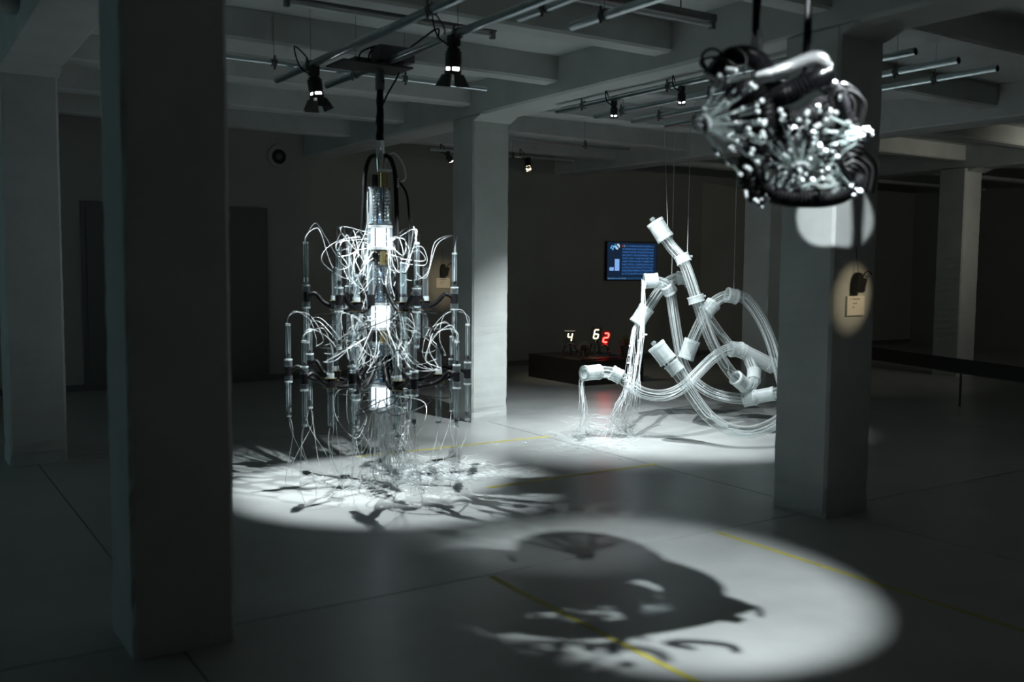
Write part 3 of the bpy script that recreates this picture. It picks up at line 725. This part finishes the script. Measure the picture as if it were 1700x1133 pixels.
ribbed([(1250, 300, 3.573), (1290, 325, 3.532), (1340, 330, 3.532), (1390, 325, 3.573), (1430, 300, 3.614)], .040, 'rubber', 'ribbed_hose', .08, 70)
ribbed([(1345, 130, 3.368), (1385, 150, 3.450), (1400, 200, 3.532), (1370, 250, 3.573), (1320, 240, 3.573)], .035, 'black_gloss', 'ribbed_hose', .1, 60)
for (x, y, d, r) in ((1300, 235, 3.631, .13), (1245, 190, 3.614, .10), (1370, 200, 3.655, .11)):
    c = pd(x, y, d); m = MB(); m.ball(c, r * Q, 14, 9); 
    m.build('core_block', 'black', ds, True)
for k in range(12):                      # wire loops around it
    x0, y0 = RND.choice(((1175, 120), (1210, 110), (1240, 95), (1370, 150), (1390, 190), (1300, 160), (1330, 190), (1270, 300), (1410, 300)))
    w_ = RND.uniform(18, 45); h = RND.uniform(25, 55); d = RND.uniform(3.28, 3.6)
    MB().tube(bez(P3([(x0, y0, d), (x0 - w_ * .3, y0 - h * .7, d), (x0 + w_ * .3, y0 - h, d), (x0 + w_, y0 - h * .5, d), (x0 + w_ * .9, y0 + h * .4, d)]), 20), RND.choice((.003, .005, .007)), 6).build('wire_loop', RND.choice(('rubber', 'rubber', 'black_gloss', 'galv')), ds, True)
for k in range(26):                      # small chrome connectors
    x, y, d = RND.uniform(1195, 1400), RND.uniform(110, 330), RND.uniform(3.29, 3.48)
    c = pd(x, y, d); v = Vector((RND.uniform(-1, 1), RND.uniform(-1, 1), RND.uniform(-1, 1))).normalized()
    MB().cyl(c, c + v * .03, RND.uniform(.005, .009), n=8).build('connector', 'glint', ds, True)
for (x, y0, y1, d) in ((1250, 90, 55, 3.45), (1261, 86, 50, 3.41)):
    MB().tube([pd(x, y0, d), pd(x, (y0 + y1) / 2, d), pd(x, y1, d)], [.008, .0115, .008], 10).build('chrome_connector', 'chrome', ds, True)
for (x, d, yb) in ((1256, 3.45, 60), (1338, 3.41, 130)):
    A = pd(x, yb, d); B = Vector((A.x, A.y, ZS)); pts = [A.lerp(B, k / 14) + Vector((RND.uniform(-.006, .006), RND.uniform(-.006, .006), 0)) for k in range(15)]
    MB().tube(pts, [.014 + RND.uniform(-.003, .004) for _ in pts], 8).build('hanging_cable', 'rubber', ds, True)

# ------------------------------------------------------------------ plinth with number displays
pz = 0.335; PX0, PX1, PY0, PY1 = 7.87, 8.92, 10.30, 11.62
pln = MB().box(((PX0 + PX1) / 2, (PY0 + PY1) / 2, pz / 2), (PX1 - PX0, PY1 - PY0, pz)).build('plinth', 'plinth', org=((PX0 + PX1) / 2, (PY0 + PY1) / 2, 0))
tag(pln, 'low black plinth carrying the number displays', 'plinth')
SEG = {'4': 'fgbc', '6': 'afgedc', '2': 'abged'}
def digit(o, ch, c, h, mat, rt):
    # seven-segment digit, slightly slanted
    m = MB(); u = Vector((0, 0, 1)); w_ = h * .5; t = h * .14
    def pt(a, b): return c + rt * (a * w_ / 2 + b * h * .09) + u * (b * h / 2)
    S = {'a': ((-1, 1), (1, 1)), 'b': ((1, 1), (1, 0)), 'c': ((1, 0), (1, -1)), 'd': ((-1, -1), (1, -1)), 'e': ((-1, 0), (-1, -1)), 'f': ((-1, 1), (-1, 0)), 'g': ((-1, 0), (1, 0))}
    for s in SEG[ch]:
        A, B = pt(*S[s][0]), pt(*S[s][1]); dr = (B - A).normalized(); m.cyl(A + dr * t * .25, B - dr * t * .25, t * .5, n=6)
    return m.build('digit', mat, o)
def display(base, z, ch, mat, h, label, wbox, legs):
    c = Vector((base.x, base.y, z))
    o = thing('number_display', (base.x, base.y, pz), label, 'display', 'number displays on the plinth')
    nrm = (EYE - c); nrm.z = 0; nrm.normalize(); rt = nrm.cross(Vector((0, 0, 1))) * -1
    rot = Matrix((rt, -nrm, Vector((0, 0, 1)))).transposed()
    MB().box(c - nrm * .03, (wbox, .05, h * 1.45), rot).build('case', 'black', o)
    MB().box(c - nrm * .03 + Vector((0, 0, h * .75)), (wbox * 1.02, .055, .012), rot).build('case_top', 'white_plastic' if ch == '4' else 'plinth', o)
    digit(o, ch, c + nrm * .012, h, mat, rt)
    for (dx, dy) in legs:
        foot = Vector((base.x, base.y, pz + .012)) + rt * dx - nrm * dy
        P = bez([c - Vector((0, 0, h * .7)), c.lerp(foot, .4) + rt * dx * .15 - Vector((0, 0, .02)), c.lerp(foot, .8) + rt * dx * .25 - Vector((0, 0, .03)), foot], 24)
        P = [Vector((p.x, p.y, max(p.z, pz + .012))) for p in P]
        lg = MB().tube(P, [.009 + (.008 if i % 2 else 0) for i in range(len(P))], 8).build('bead_leg', 'black_gloss', o, True)
        m = MB()
        for i in range(1, len(P) - 1, 2): m.ball(P[i] + nrm * .016, .006, 6, 4)
        m.build('rivet', 'chrome', lg, True)
    return o
dA = pl(946, 593, 2, pz); dB = pl(989, 592, 2, pz); dC = pl(1006, 596, 2, pz)
dA = pd(946, 560, 13.75); dB = pd(990, 555, 14.05); dC = pd(1006, 561, 13.7)
display(dA, dA.z, '4', 'digit_cream', .115, 'leftmost display showing a cream four on curving beaded legs', .15, ((-.10, 0), (.12, .03), (.02, .14)))
display(dB, dB.z, '6', 'digit_cream', .125, 'taller display showing a cream six, left of the red digit', .15, ((-.10, 0), (-.02, -.1), (.05, .12)))
display(dC, dC.z, '2', 'digit_red', .125, 'small display showing a glowing red 2', .13, ((-.12, -.04), (.05, -.05), (.03, .1)))
# wire-caged motor between the displays
c = pd(970, 578, 13.7); mo = thing('caged_motor', (c.x, c.y, pz), 'round wire-caged motor standing between the displays', 'motor')
MB().tube([(c.x, c.y, pz), (c.x, c.y, pz + .02), (c.x, c.y, c.z - .03)], [.05, .045, .016], 12).build('stand', 'black', mo, True)
for k in range(7):
    a = math.pi * k / 7; P = [Vector(c) + Vector((math.cos(a) * math.cos(t), math.sin(a) * math.cos(t), math.sin(t))) * .085 for t in [2 * math.pi * q / 20 for q in range(21)]]
    MB().tube(P, .003, 5, False).build('cage_wire', 'fixture', mo, True)
MB().cyl(Vector(c) - RIGHT * .05, Vector(c) + RIGHT * .05, .035, n=14).build('motor', 'black_gloss', mo, True)
# power cable lying on the plinth
P = [pl(x, y, 2, pz + .008) for (x, y) in ((900, 590), (918, 592), (940, 590), (960, 593), (985, 592), (1010, 594), (1024, 590))]
P = [Vector((min(max(p.x, PX0 + .02), PX1 - .42), PY0 + .06, p.z)) for p in P]
tag(MB().tube(bez(P, 30), .008, 6).build('power_cable', 'rubber', org=(P[3].x, P[3].y, pz)), 'black power cable lying along the plinth top', 'cable')
# potted plant on the right end
c = Vector((8.70, 10.42, pz)); pt_ = thing('potted_plant', c, 'small plant with reddish leaves in a dark pot on the plinth', 'plant')
MB().tube([c, c + Vector((0, 0, .15)), c + Vector((0, 0, .17)), c + Vector((0, 0, .17))], [.065, .085, .09, .075], 16).build('pot', 'plinth', pt_, True)
for k in range(26):
    a = RND.uniform(0, 6.28); el = RND.uniform(.35, 1.3); L = RND.uniform(.10, .2); dr = Vector((math.cos(a) * math.cos(el), math.sin(a) * math.cos(el), math.sin(el)))
    b = c + Vector((0, 0, .16)); e = b + dr * L; sd = dr.cross(Vector((0, 0, 1))).normalized() * .014; nn = dr.cross(sd).normalized() * .003; mid = b.lerp(e, .65)
    MB().add([b, mid + sd, e, mid - sd, mid + nn], [(0, 1, 4), (1, 2, 4), (2, 3, 4), (3, 0, 4), (0, 3, 2, 1)]).build('leaf', RND.choice(('leaf', 'leaf', 'leaf_red')), pt_)
c = pl(1026, 590, 1, 10.36); c.z = pz
st = thing('red_marker_stick', c, 'thin red stick standing on the right of the plinth', 'stick')
MB().cyl(c, c + Vector((0, 0, .10)), .004, n=6).build('stem', 'red_plastic', st); MB().ball(c + Vector((0, 0, .11)), .014, 8, 6).build('tip', 'red_plastic', st, True)

# ------------------------------------------------------------------ screen on the back wall
X0, X1, Z0, Z1 = 10.36, 11.46, 1.385, 2.02; ys_ = 12.95
tv = thing('wall_screen', ((X0 + X1) / 2, 13.0, Z0), 'flat screen on the back wall showing blue rows of digits', 'screen')
MB().box(((X0 + X1) / 2, ys_ + .02, (Z0 + Z1) / 2), (X1 - X0 + .03, .05, Z1 - Z0 + .03)).build('housing', 'black', tv)
sf = MB().box(((X0 + X1) / 2, ys_ - .008, (Z0 + Z1) / 2), (X1 - X0, .004, Z1 - Z0)).build('panel', 'screen_bg', tv)
W_, H_ = X1 - X0, Z1 - Z0
def sp(u, v, dy=.012): return Vector((X0 + u * W_, ys_ - dy, Z1 - v * H_))
def rect(u0, v0, u1, v1, mat, name):
    a, b = sp(u0, v0), sp(u1, v1); return MB().box(((a.x + b.x) / 2, a.y, (a.z + b.z) / 2), (abs(b.x - a.x), .002, abs(a.z - b.z))).build(name, mat, sf)
rect(.04, .67, .125, .76, 'screen_bar', 'chart_bar'); rect(.145, .45, .235, .76, 'screen_bar', 'chart_bar')
rect(0, .945, 1, 1, 'screen_line', 'status_bar')
def text(body, loc, size, mat, name, parent, sx=1.0):
    cu = bpy.data.curves.new('t', 'FONT'); cu.body = body; cu.size = size; cu.space_character = 1.12
    ob = bpy.data.objects.new('t', cu); COL.objects.link(ob)
    bpy.context.view_layer.update(); dg = bpy.context.evaluated_depsgraph_get()
    me = bpy.data.meshes.new_from_object(ob.evaluated_get(dg)); bpy.data.objects.remove(ob); bpy.data.curves.remove(cu)
    me.transform(Matrix.Translation(Vector(loc) - ORG.get(parent.name, Vector())) @ Matrix.Rotation(math.pi / 2, 4, 'X') @ Matrix.Diagonal((sx, 1, 1, 1)))
    me.materials.clear(); me.materials.append(M[mat]); o = bpy.data.objects.new(name, me); COL.objects.link(o); o.parent = parent; return o
rows = ['201145840450679230024 64', '41004044201264230092744', '44830240424765204936440', '04520471342430494821420', '44041304114481097407704', '04021903444402194887014', '94017074210289267042343', '52435327243940973474527', '04029463709843792048790', '61373330499164323273666']
for i, r in enumerate(rows):
    v = .075 + i * .083
    if i == 0:
        text('2', sp(.315, v + .045, .013), .052, 'screen_white', 'cursor_digit', sf); rect(.28, v + .0, .305, v + .04, 'screen_red', 'cursor'); text(r[1:23], sp(.355, v + .045, .013), .050, 'screen_text', 'digit_row', sf, 1.06)
    else: text(r[:23], sp(.29, v + .045, .013), .050, 'screen_text', 'digit_row', sf, 1.10)
for k in range(9): rect(.015 + k * .04, .955, .015 + k * .04 + .026, .985, 'screen_white' if k not in (3, 4) else 'screen_icon', 'status_word')
# note and disc icon
m = MB()
for (u, v) in ((.065, .15), (.10, .185), (.13, .12)): m.cyl(sp(u, v, .012), sp(u, v, .014), .016, n=10)
for (u, v, v2) in ((.075, .15, .09), (.11, .185, .10), (.143, .12, .045)):
    a, b = sp(u, v), sp(u, v2); m.box(((a.x + b.x) / 2, a.y, (a.z + b.z) / 2), (.010, .002, abs(a.z - b.z)))
a, b = sp(.075, .095), sp(.115, .105); m.box(((a.x + b.x) / 2, a.y, (a.z + b.z) / 2), (.05, .002, .014))
m.build('note_icon', 'screen_icon', sf)
m = MB(); cc = sp(.195, .115)
for sg in (1, -1):
    vs = [cc + Vector((math.cos(t) * .042 + sg * .008, 0, math.sin(t) * .042 + sg * .008)) for t in [(-.785 if sg > 0 else 2.356) + math.pi * q / 10 for q in range(11)]]
    n0 = len(vs); m.add(vs + [p + Vector((0, .002, 0)) for p in vs], [tuple(range(n0)), tuple(range(2 * n0 - 1, n0 - 1, -1))])
m.build('disc_icon', 'screen_white', sf)

# ------------------------------------------------------------------ wall cards and the devices hanging above them
def card(c, wd, ht, yface, label, dev_label, s, cable):
    o = thing('wall_card', (c[0], yface, c[1] - ht / 2), label, 'card', 'wall cards')
    MB().box((c[0], yface - .006, c[1]), (wd, .012, ht)).build('board', 'card', o)
    for (u, v, ww) in ((-.34, .34, .05), (-.20, .34, .42), (-.20, .12, .26), (-.20, -.08, .12)):
        n = max(1, int(ww / .1))
        for k in range(n):
            MB().box((c[0] + wd * (u + (k + .5) * ww / n), yface - .0125, c[1] + ht * v), (wd * ww / n * .8, .001, ht * .05)).build('text_word', 'ink', o)
    dv = thing('hanging_device', (c[0] - .06 * s, yface, c[1] + ht * .75), dev_label, 'device', 'devices hanging above the cards')
    b = Vector((c[0] + wd * .02, yface - .03 * s, c[1] + ht * .5 + .03 * s))
    m = MB(); W2 = .045 * s
    prof = [(-W2, 0), (-W2 * .6, -.008 * s), (W2 * .5, -.008 * s), (W2 * .9, .004 * s), (W2 * 1.0, .035 * s), (W2 * 1.35, .085 * s), (W2 * .95, .09 * s), (W2 * .25, .095 * s), (0, .125 * s), (-W2 * .45, .128 * s), (-W2 * .8, .11 * s), (-W2, .06 * s)]
    n = len(prof); vs = [(b.x + p, b.y - .018 * s, b.z + q) for p, q in prof] + [(b.x + p, b.y + .02 * s, b.z + q) for p, q in prof]
    m.add(vs, [tuple(range(n - 1, -1, -1)), tuple(range(n, 2 * n))] + [(i, (i + 1) % n, n + (i + 1) % n, n + i) for i in range(n)]); m.build('body', 'black', dv)
    MB().cyl((b.x - W2 * .3, b.y, b.z + .125 * s), (b.x - W2 * .3, yface - .004, b.z + .30 * s), .0025, n=5).build('cord', 'ink', dv)
    MB().tube(bez([b + Vector(q) * s for q in ((.03, 0, .085), (.05, 0, .12), (.085, -.005, .135), (.125, 0, .115), cable)], 24), .004 * s, 6).build('cable', 'rubber', dv, True)
    if cable[2] < .1: MB().ball(b + Vector(cable) * s - Vector((0, 0, .015 * s)), .018 * s, 8, 6, 1.4).build('plug', 'black', dv, True)
card((7.205, 1.335), .235, .15, 13.0, 'small lit text card on the back wall left of the pale column', 'black device with trailing plug hanging above the back wall card', 1.35, (.155, 0, .03))
card((5.225, 1.365), .17, .125, 4.0, 'small lit text card on the front of the right column', 'black device hanging above the card on the right column', .95, (.15, .02, .12))

# ------------------------------------------------------------------ low barrier far right
br = thing('low_barrier', (10.5, 6.5, 0), 'long low black barrier on thin posts at the dark far right', 'barrier')
a, b = Vector((11.1, 8.3, .48)), Vector((9.6, 3.6, .48)); t = (b - a).normalized(); rot = Matrix.Rotation(math.atan2(t.y, t.x), 3, 'Z')
MB().box((a + b) / 2, ((b - a).length, .03, .16), rot).build('board', 'plinth', br); MB().box((a + b) / 2 - Vector((0, 0, .085)), ((b - a).length, .035, .012), rot).build('edge_strip', 'fixture', br)
for q in (.02, .37, .7, .98):
    p = a.lerp(b, q); MB().cyl((p.x, p.y, 0), (p.x, p.y, .47), .014, n=8).build('post', 'fixture', br)
